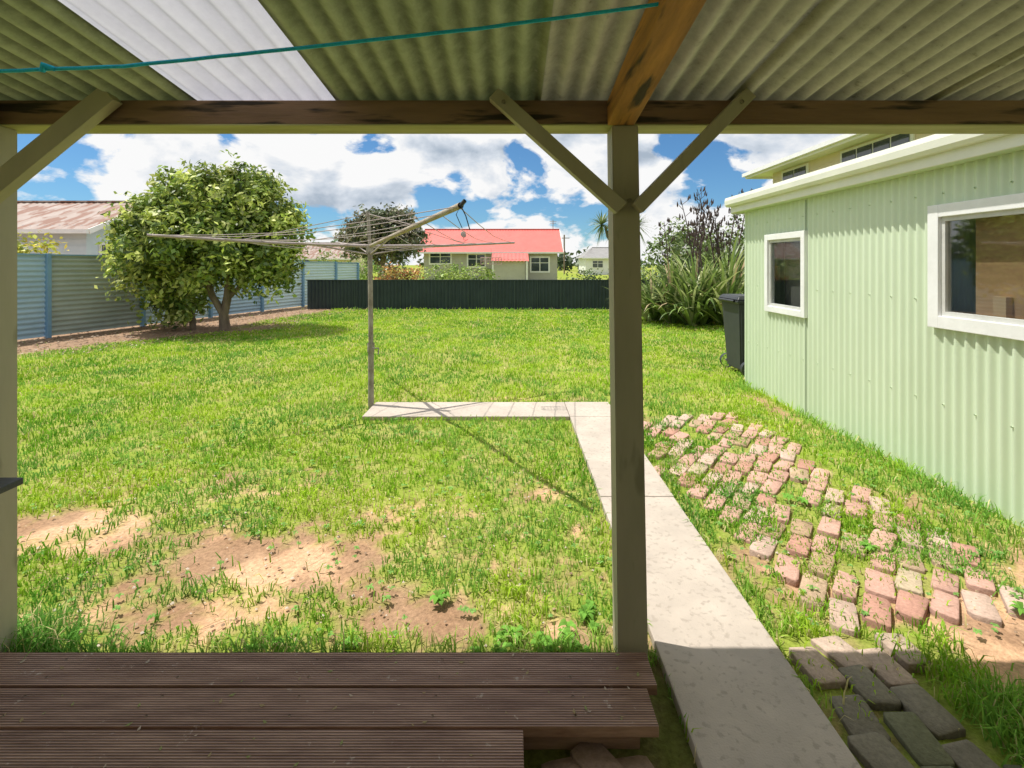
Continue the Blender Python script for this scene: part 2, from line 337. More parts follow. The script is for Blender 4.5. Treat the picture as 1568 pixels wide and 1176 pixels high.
def rosette(cx,cy,n,R,wl,rise,V,F,C,col):
    for k in range(n):
        a=k/n*6.283+random.uniform(-.4,.4); L=R*random.uniform(.6,1.1); w=wl*random.uniform(.7,1.1)
        d=np.array([math.cos(a),math.sin(a),0]); s=np.array([-d[1],d[0],0])
        o=len(V); pr=[(0,.15,0),(.35,.8,rise),(.7,1,rise*1.1),(1,.1,rise*.5)]
        cc=np.array(col)*random.uniform(.7,1.3)
        for t,ww,zz in pr:
            p=np.array([cx,cy,.0])+d*L*t+np.array([0,0,zz*L+.002])
            V.append(p-s*w*ww/2); V.append(p+s*w*ww/2); C.append(cc);C.append(cc)
        for i in range(3): F.append((o+2*i,o+2*i+1,o+2*i+3,o+2*i+2))
V=[];F=[];C=[]
W=[(-.10,1.87),(-.02,1.93),(.15,1.96),(.22,1.90),(-.95,1.90),(-.6,1.9),(.3,2.1),(.28,2.0),(-1.9,1.95),(1.9,2.6),(-.30,2.2),(2.2,2.1),(.18,1.86),(1.8,3.1)]
for (a,c_) in W: 
    for j in range(3): rosette(a+random.uniform(-.06,.06),c_+random.uniform(-.04,.04),random.randint(6,9),random.uniform(.03,.06),.022,.5,V,F,C,(.20,.42,.07))
for k in range(520):
    a=random.uniform(-3,2.8);c_=random.uniform(1.95,5.0)
    if (.5<a<1.1): continue
    rosette(a,c_,random.randint(4,7),random.uniform(.014,.028),.013,.5,V,F,C,(.25,.46,.12))
mk('lawn_weeds',V,F,M_weed,col=np.array(C))
L=[]
for k in range(110):
    a=random.uniform(-2.6,.3);c_=random.uniform(1.92,2.9); an=random.uniform(0,3.14);l=random.uniform(.03,.13)
    L.append(([(a,c_,.004),(a+math.cos(an)*l*.5,c_+math.sin(an)*l*.5,.014),(a+math.cos(an+.3)*l,c_+math.sin(an+.3)*l,.006)],.0011))
tubes('dry_twigs',L,mat('dry_stem',(.6,.44,.28),(.42,.30,.18),20,.9,0),sides=4)
V=[];F=[];C=[]
r=np.random.default_rng(17)
for k in range(1500):
    a=r.uniform(-3,2.6);c_=r.uniform(1.9,3.6)
    if .5<a<1.08: continue
    s=r.uniform(.003,.011); o=len(V); cc=[(.5,.36,.24),(.36,.25,.17),(.62,.52,.42)][r.integers(3)]
    for p in [(1,0,0),(0,1,0),(-1,0,0),(0,-1,0),(0,0,.8)]: V.append((a+p[0]*s*r.uniform(.6,1.2),c_+p[1]*s*r.uniform(.6,1.2),-.008+p[2]*s)); C.append(cc)
    for i in range(4): F.append((o+i,o+(i+1)%4,o+4))
mk('soil_crumbs',V,F,M_brick,col=np.array(C))

# ---------------------------------------------------------------- old bricks & pavers
def brick(V,F,C,cx,cy,l,w,ang,zt,col,tilt=.03,irr=0,ch=.07):
    o=len(V); ca,sa=math.cos(ang),math.sin(ang); tx=random.gauss(0,tilt);ty=random.gauss(0,tilt)
    base=[(-l/2,-w/2),(l/2,-w/2),(l/2,w/2),(-l/2,w/2)]
    base=[(a+random.uniform(-irr,irr),b_+random.uniform(-irr,irr)) for a,b_ in base]
    pts=[]
    for i in range(4):
        p=base[i];n_=base[(i+1)%4]; pr=base[i-1]; k1=ch*random.uniform(.5,2);k2=ch*random.uniform(.5,2)
        pts.append((p[0]+(pr[0]-p[0])*k1,p[1]+(pr[1]-p[1])*k1)); pts.append((p[0]+(n_[0]-p[0])*k2,p[1]+(n_[1]-p[1])*k2))
    for zz,sc in ((-.05,1),(zt-.004,1),(zt,.95)):
        for a,b_ in pts:
            a*=sc;b_*=sc
            V.append((cx+a*ca-b_*sa,cy+a*sa+b_*ca,zz+(a*tx+b_*ty if zz>-.03 else 0))); C.append(np.array(col)*(random.uniform(.8,1.1) if zz>-.03 and sc<1 else .7))
    for r in range(2):
        for i in range(8): F.append((o+r*8+i,o+r*8+(i+1)%8,o+(r+1)*8+(i+1)%8,o+(r+1)*8+i))
    t=o+16
    F.extend([(t,t+1,t+2,t+3),(t,t+3,t+4,t+7),(t+4,t+5,t+6,t+7)])
V=[];F=[];C=[]
ang=math.radians(52); ca,sa=math.cos(ang),math.sin(ang)
for i in range(-30,30):
    for j in range(-30,30):
        u=i*.228+(j%2)*.114; v=j*.119
        bx=1.75+u*ca-v*sa; by=3.3+u*sa+v*ca
        lo=1.14+.25*max(0,2.9-by)+.1*math.sin(by*3); hi=2.38-.10*max(0,by-3.6)+.06*math.sin(by*5)
        if by<2.02 or by>4.85 or bx<lo or bx>hi or random.random()<.08: continue
        k=random.random(); col=(.62,.38,.30) if k<.5 else ((.62,.45,.36) if k<.8 else (.52,.29,.22))
        if random.random()<.22: col=tuple(np.array(col)*.6+np.array((.36,.36,.18))*.4)
        sunk=float(fbm(np.array([bx*2.0]),np.array([by*2.0]),77)[0]-.5)*.014
        brick(V,F,C,bx+random.gauss(0,.008),by+random.gauss(0,.008),random.uniform(.195,.215),.103,ang+random.gauss(0,.07),random.uniform(-.002,.008)+sunk,col,.025,.010)
mk('brick_paving',V,F,M_brick,col=np.array(C))
V=[];F=[];C=[]
for i in range(4):
    for j in range(14):
        bx=1.15+i*.125+random.gauss(0,.008); by=.2+j*.180+random.gauss(0,.01)+.09*(i%2)
        if by>1.95 or (bx>1.50+.1*random.random() and by>1.2): continue
        k=random.random(); col=(.21,.21,.13) if k<.6 else (.28,.25,.19)
        if by>1.78: col=(.55,.42,.33)
        brick(V,F,C,bx,by,.115,.168,.12+random.gauss(0,.07),random.uniform(.0,.012),col,.025,.012,.07)
for k in range(14):
    bx=.13+.13*(k%4)+random.gauss(0,.02); by=1.44-(k//4)*.21+random.gauss(0,.02)
    brick(V,F,C,bx,by,.16,.10,random.gauss(0,.3),random.uniform(-.008,.006),(.36,.25,.20),.05,.015)
mk('stone_pavers',V,F,M_brick,col=np.array(C))

# ---------------------------------------------------------------- deck
dk_=group('timber_deck')
def board(nm,x0,x1,y0,y1,z1=.08,t=.035): box(nm,x0,x1,y0,y1,z1-t,z1,M_deck,dk_,.0025)
board('board_1',-3.2,.49,1.652,1.793); board('board_2',-3.2,.452,1.505,1.641)
for k in range(12): board('board_%d'%(k+3),-3.2,.034,1.495-.145*(k+1)+.009,1.495-.145*k)
boxes('bearers',[(-3.1,.43,1.68,1.76,-.03,.044),(-3.1,.40,1.53,1.60,-.03,.044),(-3.1,0,.3,.4,-.03,.044),(-.02,.02,-.2,1.49,-.03,.044)],M_deck,dk_)
L=[]
for bx in np.arange(-2.95,.5,.45):
    for by in (1.685,1.76,1.54,1.61): L.append(([(bx,by,.0795),(bx,by,.0815)],[.005,.004]))
tubes('nails',L,M_steel,dk_,6)
V=[];F=[];C=[]
for k in range(80):
    a=random.uniform(-1.9,.45);c_=random.uniform(1.38,1.79); s=random.uniform(.004,.012); an=random.uniform(0,6.28); o=len(V)
    if 1.641<c_<1.652 or (a>.03 and c_<1.5) or 1.495<c_<1.505: continue
    for q in range(4): V.append((a+s*math.cos(an+q*1.57)*(1 if q%2 else .45),c_+s*math.sin(an+q*1.57)*(1 if q%2 else .45),.0815+.002*(q%2)))
    cc=[(.6,.5,.4),(.45,.36,.2),(.35,.4,.16)][k%3]; C+=[cc]*4; F.append((o,o+1,o+2,o+3))
mk('leaf_litter',V,F,M_weed,col=np.array(C))

# ---------------------------------------------------------------- veranda
ver=group('veranda')
sl=.128; vd=Vector((0,-1,sl)).normalized()
def rsheet(nm,x0,x1,m,dz=0):
    zr=2.135+sl*(1.84-2.12)+dz
    corr(nm,(x0,2.12,zr),(1,0,0),x1-x0,tuple(vd),3.75,(0,0,1),.076,.0095,m,ver,12,u0=x0)
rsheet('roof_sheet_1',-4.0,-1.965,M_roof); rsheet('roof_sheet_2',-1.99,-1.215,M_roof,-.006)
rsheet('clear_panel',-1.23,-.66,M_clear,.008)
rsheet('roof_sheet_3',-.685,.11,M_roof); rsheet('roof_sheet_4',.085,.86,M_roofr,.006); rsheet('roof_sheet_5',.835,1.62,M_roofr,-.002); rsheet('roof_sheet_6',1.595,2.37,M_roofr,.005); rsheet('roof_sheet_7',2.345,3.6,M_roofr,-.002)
box('beam',-4.0,3.6,1.845,1.96,2.028,2.118,M_beam,ver,.004)
box('beam_underside_trim',-4.0,3.6,1.842,1.963,2.022,2.0275,M_beamg,ver)
zb=lambda yy:2.118+sl*(1.84-yy)
box('purlin',-4.0,3.6,.2,.29,zb(.25)-.1,zb(.25)-.008,M_beam,ver,.004)
bm=bmesh.new(); add_beam(bm,(.408,1.842,2.118-.052),(.408,-1.4,2.118-.052+.145*3.24),.10,.094,bev=.004); bm_obj('rafter',bm,M_raft,ver)
bm=bmesh.new(); add_beam(bm,(-1.98,1.842,2.118-.052),(-1.98,-1.4,2.118-.052+.128*3.24),.1,.09,bev=.004); bm_obj('rafter_2',bm,M_beam,ver)
def post(nm,xb0,xb1,xt0,xt1,y0,y1,z1):
    bm=bmesh.new()
    P=[(xb0,y0,-.05),(xb1,y0,-.05),(xb1,y1,-.05),(xb0,y1,-.05),(xt0,y0,z1),(xt1,y0,z1),(xt1,y1,z1),(xt0,y1,z1)]
    v=[bm.verts.new(p) for p in P]
    for f in [(0,3,2,1),(4,5,6,7),(0,1,5,4),(1,2,6,5),(2,3,7,6),(3,0,4,7)]: bm.faces.new([v[i] for i in f])
    bmesh.ops.bevel(bm,geom=list(bm.edges),offset=.004,segments=2,affect='EDGES'); bm_obj(nm,bm,M_post,ver)
post('post_1',.400,.513,.376,.474,1.838,1.94,2.0215)
post('post_2',-2.045,-1.925,-2.045,-1.925,1.80,1.91,2.0215)
beam('brace_1',(.40,1.806,1.705),(-.066,1.806,2.125),.05,.052,M_post,ver,up=(0,0,1),bev=.003)
beam('brace_2',(.460,1.806,1.705),(.872,1.806,2.128),.05,.048,M_post,ver,bev=.003)
beam('brace_3',(-1.965,1.77,1.69),(-1.475,1.806,2.125),.05,.068,M_post,ver,bev=.003)
tubes('coach_bolts',[([(.835,1.783,2.09),(.835,1.776,2.09)],.007),([(-.03,1.783,2.09),(-.03,1.776,2.09)],.007),([(.44,1.839,1.74),(.44,1.832,1.74)],.007)],M_steel,ver,8)
pts=[(-2.2,1.22,1.955),(-1.254,1.2,1.973),(-.95,1.2,1.985),(-.61,1.2,2.02),(-.07,1.2,2.079),(.30,1.2,2.128),(.55,1.2,2.168),(1.1,1.2,2.24)]
sp=[]
for i in range(len(pts)-1):
    for k in range(6):
        t=k/6; sp.append([pts[i][j]*(1-t)+pts[i+1][j]*t+(math.sin(i*9+k*2.1)*.0012) for j in range(3)])
sp.append(pts[-1])
tubes('blue_rope',[(sp,.0045),([(-1.15,1.2,1.973),(-1.14,1.19,1.985),(-1.12,1.2,1.978)],.0065)],M_rope,None,6)

# house wall the veranda is attached to (behind the viewpoint)
hw=group('home_rear_wall')
box('wall',-6,6,-1.75,-1.6,-.05,2.75,M_creamh,hw)
boxes('weatherboards',[(-6,6,-1.603,-1.585,z_,z_+.018) for z_ in np.arange(.2,2.6,.18)],M_creamh,hw)
boxes('door_frame',[(-.5,-.42,-1.605,-1.56,.05,2.1),(.42,.5,-1.605,-1.56,.05,2.1),(-.5,.5,-1.605,-1.56,2.1,2.18)],M_white,hw)
box('door',-.42,.42,-1.6,-1.575,.05,2.1,M_bluew,hw)
boxes('window_frame',[(1.3,2.9,-1.605,-1.56,.9,2.0)],M_white,hw); boxes('window_glass',[(1.37,2.07,-1.558,-1.552,.97,1.93),(2.13,2.83,-1.558,-1.552,.97,1.93)],M_dglass,hw)

# ---------------------------------------------------------------- outdoor table
tb=group('outdoor_table')
bm=bmesh.new()
for k in range(5): add_box(bm,-3.2,-1.735-.004*abs(k-2),1.75-.105*(k+1)+.008,1.75-.105*k,.715,.74,.006)
bm_obj('top_slats',bm,M_tabl,tb)
tubes('legs',[([(-1.80,1.62,.715),(-1.72,1.58,.4),(-1.635,1.545,.08)],.014),([(-1.80,1.30,.715),(-1.72,1.30,.4),(-1.68,1.3,.08)],.014),([(-3.1,1.62,.715),(-3.15,1.58,.4),(-3.2,1.545,.08)],.014),([(-3.1,1.3,.715),(-3.15,1.3,.4),(-3.2,1.3,.08)],.014)],M_darkpl,tb,8)
boxes('rails',[(-3.1,-1.8,1.28,1.31,.69,.715),(-3.1,-1.8,1.62,1.65,.69,.715)],M_darkpl,tb)

# ---------------------------------------------------------------- shed
shed=group('corrugated_shed')
wx=2.93; y0s=2.32; y1s=6.11
def wall(nm,ya,yb,za,zb_): corr(nm,(wx,ya,za),(0,1,0),yb-ya,(0,0,1),zb_-za,(1,0,0),.076,.0115,M_mint,shed,12,u0=ya)
w1=(4.92,5.56,1.03,1.77); w2=(2.45,3.33,1.15,1.82)
wall('wall_a',y0s,w2[0],-.02,2.2); wall('wall_b',w2[0],w2[1],-.02,w2[2]); wall('wall_c',w2[0],w2[1],w2[3],2.2)
wall('wall_d',w2[1],w1[0],-.02,2.2); wall('wall_e',w1[0],w1[1],-.02,w1[2]); wall('wall_f',w1[0],w1[1],w1[3],2.2); wall('wall_g',w1[1],y1s,-.02,2.2)
corr('back_wall',(wx,y1s,-.02),(1,0,0),3.2,(0,0,1),2.3,(0,1,0),.076,.009,M_mint,shed,8)
corr('front_wall',(wx,y0s,-.02),(1,0,0),3.2,(0,0,1),2.3,(0,1,0),.076,.009,M_mint,shed,8)
box('far_wall',6.13,6.16,y0s,y1s,-.02,2.7,M_inner,shed); box('floor',2.96,6.1,y0s+.02,y1s-.02,-.02,.03,M_inner,shed)
boxes('corner_trim',[(wx-.014,wx+.03,y1s-.002,y1s+.03,-.02,2.2)],M_mint,shed)
boxes('sheet_joint',[(wx-.0155,wx-.010,4.858,4.866,-.02,2.14)],mat('joint_shadow_gap',(.24,.30,.20),None,5,.7,0),shed)
M_sash=mat('sash_grey',(.66,.66,.62),None,6,.6,.05)
def window(w,fw,nm,mull=None):
    a,b_,c_,d_=w
    L=[(wx-.035,wx+.05,a-fw,a,c_-fw,d_+fw),(wx-.035,wx+.05,b_,b_+fw,c_-fw,d_+fw),(wx-.034,wx+.05,a,b_,d_,d_+fw),(wx-.036,wx+.05,a,b_,c_-fw,c_)]
    boxes(nm+'_frame',L,M_white,shed,.004)
    L2=[(wx-.012,wx+.03,a,a+.03,c_,d_),(wx-.012,wx+.03,b_-.03,b_,c_,d_),(wx-.012,wx+.03,a+.03,b_-.03,c_,c_+.03),(wx-.012,wx+.03,a+.03,b_-.03,d_-.03,d_)]
    boxes(nm+'_sash',L2,M_sash,shed)
    box(nm+'_glass',wx+.006,wx+.010,a+.028,b_-.028,c_+.028,d_-.028,M_glass,shed)
window(w1,.065,'small_window'); window(w2,.085,'large_window')
box('plywood_panel',3.03,3.045,2.3,3.20,1.0,1.86,M_ply,shed); box('timber_stud',2.985,3.028,2.96,3.04,.9,1.30,mat('pale_pine',(.70,.46,.26),None,6,.7,.1),shed)
box('window_screen',3.12,3.13,4.9,5.6,.9,1.9,M_inner,shed)
bm=bmesh.new(); add_beam(bm,(4.5,y0s-.15,2.47),(4.5,y1s+.18,2.47),3.4,.03); 
o=bm_obj('roof',bm,M_cream,shed)
for v in o.data.vertices: v.co.z+= (v.co.x-4.5)*.1
fxx=.055
boxes('fascia',[(2.735+fxx,2.76+fxx,y0s-.15,y1s+.12,2.15,2.29)],M_cream,shed,.003)
box('soffit',2.76+fxx,2.93,y0s-.15,y1s+.12,2.155,2.17,M_mint,shed)
boxes('barge_board',[(2.74+fxx,6.2,y1s+.125,y1s+.15,2.14,2.28)],M_cream,shed,.003)
bm=bmesh.new()
prof=[(2.733,2.33),(2.70,2.345),(2.675,2.34),(2.664,2.30),(2.668,2.25),(2.69,2.225),(2.733,2.225)]
for yy in (y0s-.2,y1s+.16):
    for p in prof: bm.verts.new((p[0]+fxx,yy,p[1]))
bm.verts.ensure_lookup_table(); k=len(prof)
for i in range(k): bm.faces.new([bm.verts[i],bm.verts[(i+1)%k],bm.verts[k+(i+1)%k],bm.verts[k+i]])
bm.faces.new([bm.verts[i] for i in range(k)]); bm.faces.new([bm.verts[k+i] for i in range(k)])
bm_obj('gutter',bm,M_cream,shed)
L=[]
for zz in (.55,1.25 ,1.98):
    for yy in np.arange(2.4,6.05,.228):
        if zz==1.25 and (w2[0]-.1<yy<w2[1]+.1 or w1[0]-.1<yy<w1[1]+.1): continue
        L.append(([(wx-.019,yy,zz),(wx-.008,yy,zz)],.006))
tubes('wall_screws',L,M_mint,shed,6)

# ---------------------------------------------------------------- wheelie bin
wb=group('wheelie_bin')
def frus(bm,cx,cy,z0,z1,a0,b0,a1,b1,bev=.02):
    P=[(cx-a0,cy-b0,z0),(cx+a0,cy-b0,z0),(cx+a0,cy+b0,z0),(cx-a0,cy+b0,z0),(cx-a1,cy-b1,z1),(cx+a1,cy-b1,z1),(cx+a1,cy+b1,z1),(cx-a1,cy+b1,z1)]
    v=[bm.verts.new(p) for p in P]; fs=[bm.faces.new([v[i] for i in f]) for f in [(0,3,2,1),(4,5,6,7),(0,1,5,4),(1,2,6,5),(2,3,7,6),(3,0,4,7)]]
    bmesh.ops.bevel(bm,geom=list({e for f in fs for e in f.edges}),offset=bev,segments=3,affect='EDGES')
bm=bmesh.new(); frus(bm,3.32,6.85,.05,.98,.22,.22,.27,.29); bm_obj('body',bm,M_darkpl,wb)
bm=bmesh.new(); frus(bm,3.31,6.85,.965,1.01,.29,.31,.30,.32,.01); frus(bm,3.31,6.86,1.012,1.07,.30,.31,.26,.27,.015); bm_obj('lid',bm,M_darkpl,wb)
tubes('handle',[([(3.00,6.62,1.0),(3.00,7.08,1.0)],.016)],M_darkpl,wb)
tubes('wheels',[([(3.15,6.50,.1),(3.15,6.56,.1)],.1),([(3.15,7.14,.1),(3.15,7.2,.1)],.1),([(3.15,6.499,.1),(3.15,6.5,.1)],[.02,.1])],M_darkpl,wb,20)
tubes('axle',[([(3.15,6.48,.1),(3.15,7.2,.1)],.02)],M_steel,wb)

# ---------------------------------------------------------------- fences
lf=group('corrugated_side_fence')
fd=np.array([2.3,8.1]);fd=fd/np.linalg.norm(fd); nrm=(fd[1],-fd[0],0)
def fpt(s): return np.array([-9.7,9.53])+fd*s
ss_=[-7.0,-5.1,-3.2,-1.35,.55,2.5,4.4,6.3,8.2,10.1,11.6]
mats=[M_fence_blue,M_fence_grey,M_fence_blue,M_fence_blue,M_fence_grey,M_fence_pale,M_fence_blue,M_fence_pale,M_fence_pale,M_fence_pale]
fh=lambda s:1.70-.014*max(s,0)
for i in range(10):
    a=fpt(ss_[i]); L_=ss_[i+1]-ss_[i]
    corr('panel_%d'%i,(a[0],a[1],.02),(0,0,1),fh(ss_[i])-.03,(fd[0],fd[1],0),L_,nrm,.105,.013,mats[i],lf,8,trap=True)
for i,s in enumerate(ss_):
    a=fpt(s); h=fh(s); ppx,ppy=a[0]+nrm[0]*.03,a[1]+nrm[1]*.03
    beam('post_%d'%i,(ppx,ppy,-.05),(ppx,ppy,h+.03),.10,.07,M_fpost,lf,up=(fd[0],fd[1],0),bev=.003)
for i in range(10):
    a=fpt(ss_[i]);b_=fpt(ss_[i+1]); 
    beam('cap_%d'%i,(a[0],a[1],fh(ss_[i])),(b_[0],b_[1],fh(ss_[i])),.07,.03,M_fpost,lf)
df=group('dark_corrugated_fence')
corr('iron',(-6.82,16.3,.0),(1,0,0),14,(0,0,1),.97,(0,1,0),.12,.02,M_dark,df,6)
box('top_rail',-6.84,7.2,16.27,16.33,.955,.985,M_dark,df)
boxes('posts',[(x_,x_+.09,16.34,16.43,-.02,.97) for x_ in np.arange(-6.8,7.2,2.3)],M_dark,df)
boxes('sheet_laps',[(x_,x_+.015,16.272,16.277,.0,.95) for x_ in np.arange(-6.0,7.2,.76)],mat('lap_edge',(.07,.10,.095),None,4,.6,0),df)

# ---------------------------------------------------------------- rotary clothesline
cl=group('rotary_clothesline')
cx,cy=-1.486,5.16
tubes('pole',[([(cx,cy,-.05),(cx,cy,.60)],.031),([(cx,cy,.58),(cx,cy,.67)],.038),([(cx,cy,.66),(cx-.01,cy,1.68)],.026),([(cx-.01,cy,1.68),(cx-.03,cy,2.03)],.018),([(cx-.012,cy,1.62),(cx-.012,cy,1.70)],.040),([(cx-.03,cy,2.0),(cx-.03,cy,2.05)],.024)],M_steel,cl,12)
tubes('crank_collar',[([(cx+.02,cy-.03,.62),(cx+.09,cy-.03,.62),(cx+.09,cy-.05,.56)],.008)],M_steel,cl)
hub=Vector((cx-.012,cy,1.69))
tips=[Vector((-3.16,4.24,1.752)),Vector((-.336,3.21,1.885)),Vector((.03,6.1,1.768)),Vector((-2.42,6.74,1.80))]
arm=[]
for i,t in enumerate(tips):
    mid=hub.lerp(t,.5)+Vector((0,0,-.015)); arm.append(([hub,mid,t],[.016,.015,.013]))
tubes('arms',[arm[0],arm[2],arm[3]],M_wire,cl)
tubes('raised_arm',[([hub,hub.lerp(tips[1],.5),tips[1]],[.018,.020,.022])],M_rust,cl,10)
L=[]
top=Vector((cx-.03,cy,2.03))
for t in tips: L.append(([top,hub.lerp(t,.62)],.004))
low=Vector((cx-.012,cy,1.60))
for t in tips: L.append(([low,hub.lerp(t,.35)],.008))
for f in (.38,.54,.70,.85,.985):
    for i in range(4):
        a=hub.lerp(tips[i],f);b_=hub.lerp(tips[(i+1)%4],f); m_=(a+b_)/2+Vector((0,0,-.03-.05*random.random()))
        L.append(([a,a.lerp(m_,.5)+Vector((0,0,-.008)),m_,b_.lerp(m_,.5)+Vector((0,0,-.008)),b_],.0033))
tubes('lines',L,M_wire,cl,5)
t1=tips[1]
tubes('arm_end_fittings',[([t1,t1+Vector((.03,-.02,.03))],.014),([t1+Vector((.0,0,0)),t1+Vector((.035,-.02,-.07)),t1+Vector((.06,.0,-.16))],.004),([t1,t1+Vector((-.03,0,-.06)),t1+Vector((.01,0,-.15))],.003)],M_darkpl,cl,6)
L=[];bxp=Vector((-.22,5.2,1.50))
for zz in (0,.035,.07):
    L.append(([bxp+Vector(p) for p in [(-.11,-.06,zz),(.11,-.06,zz),(.11,.06,zz),(-.11,.06,zz),(-.11,-.06,zz)]],.003))
for k in range(8):
    xx=-.11+.22*k/7
    L.append(([bxp+Vector((xx,-.06,.07)),bxp+Vector((xx,-.06,0)),bxp+Vector((xx,.06,0)),bxp+Vector((xx,.06,.07))],.002))
L.append(([bxp+Vector((0,0,.07)),bxp+Vector((0,0,.17))],.002))
tubes('peg_basket',L,mat('pink_wire',(.7,.5,.48),None,5,.6,0),cl,5)

# ---------------------------------------------------------------- foliage
def leaves(name,blobs,nclump,per,sig,ll,lw,cols,seed,parent=None,up=.5,outer=.38,mt=None):
    r=np.random.default_rng(seed); blobs=np.array(blobs,float); wt=blobs[:,3]*blobs[:,4]*blobs[:,5]; wt=wt**.75;wt/=wt.sum()
    bi=r.choice(len(blobs),nclump,p=wt); d=r.normal(size=(nclump,3)); d/=np.linalg.norm(d,axis=1)[:,None]
    rad=r.random(nclump)**outer*(.86+.2*r.random(nclump)); cc=blobs[bi,:3]+d*blobs[bi,3:6]*rad[:,None]
    cb=.55+.85*r.random(nclump); ci=r.random(nclump)
    n=nclump*per; g=np.clip(r.normal(size=(n,3)),-1.6,1.6); c=np.repeat(cc,per,0)+g*sig*np.repeat(.5+r.random(nclump),per)[:,None]
    D_=np.repeat(d,per,0); nm=r.normal(size=(n,3))*.8+D_*.7+np.array([0,0,up]); nm/=np.linalg.norm(nm,axis=1)[:,None]
    t=np.cross(nm,r.normal(size=(n,3))); t/=np.linalg.norm(t,axis=1)[:,None]; s=np.cross(nm,t)
    l=ll*(.6+.8*r.random(n))[:,None]; w=lw*(.6+.8*r.random(n))[:,None]
    ok=c[:,2]>.04; 
    P=np.stack([c-t*l/2,c+s*w/2+nm*w*.15,c+t*l/2,c-s*w/2+nm*w*.15],1)[ok]
    m=len(P); F=np.arange(m*4).reshape(m,4)
    cols=np.array(cols,float); k=np.clip(np.repeat(ci,per)+r.normal(size=n)*.22,0,.999)*(len(cols)-1); k0=k.astype(int); f=(k-k0)[:,None]
    col=(cols[k0]*(1-f)+cols[np.minimum(k0+1,len(cols)-1)]*f)*np.repeat(cb,per)[:,None]*(.7+.6*r.random(n))[:,None]
    return mk(name,P.reshape(-1,3),F,mt or M_leaf,parent,col=np.repeat(col[ok],4,0))
tr=group('broadleaf_tree')
G=[(.10,.17,.03),(.21,.31,.05),(.40,.49,.09),(.64,.68,.20)]
blobs=[(-6.75,11.2,2.75,1.5,1.3,1.0),(-6.9,11.1,2.0,2.0,1.6,1.0),(-6.0,11.1,2.25,1.35,1.2,1.1),(-7.95,11.3,1.25,1.0,1.0,1.15),(-5.75,11.2,1.55,1.05,.9,.7),(-7.6,11.0,2.1,1.15,1.1,1.1),(-7.5,11.3,.55,.6,.6,.55),(-6.3,11.2,3.15,.95,.8,.65),(-7.3,11.2,3.0,.75,.7,.6)]
leaves('crown',blobs,1250,34,.125,.14,.065,G,5,tr,.7,.34)
tubes('trunk',[([(-6.52,11.15,-.1),(-6.56,11.15,.35),(-6.50,11.2,.75),(-6.45,11.2,1.3),(-6.5,11.2,2.3)],[.13,.10,.09,.07,.03]),
 ([(-6.56,11.15,.35),(-6.8,11.1,.8),(-7.0,11.1,1.5),(-7.2,11.1,2.4)],[.085,.07,.055,.025]),
 ([(-6.50,11.2,.72),(-6.2,11.2,1.0),(-5.9,11.3,1.7),(-5.7,11.3,2.3)],[.06,.05,.04,.02]),
 ([(-7.35,11.3,-.1),(-7.4,11.3,.6),(-7.7,11.3,1.2)],[.07,.06,.03])],M_bark,tr,9)
V=[];F=[];C=[]
r=np.random.default_rng(3)
for k in range(2600):
    yy=r.uniform(8,16.5); xx=fence_x(yy)+r.uniform(.1,3.0+1.0*math.exp(-((yy-11.3)/1.2)**2))
    a=r.uniform(0,6.28);l=r.uniform(.03,.09);o=len(V)
    V+=[(xx,yy,.012),(xx+l*math.cos(a),yy+l*math.sin(a),.02),(xx+l*math.cos(a+.6),yy+l*math.sin(a+.6),.03)]
    F.append((o,o+1,o+2)); cc=np.array([(.32,.2,.12),(.18,.12,.08),(.45,.36,.25)][r.integers(3)]); C+=[cc]*3
mk('fallen_leaves',V,F,M_leaf,col=np.array(C))

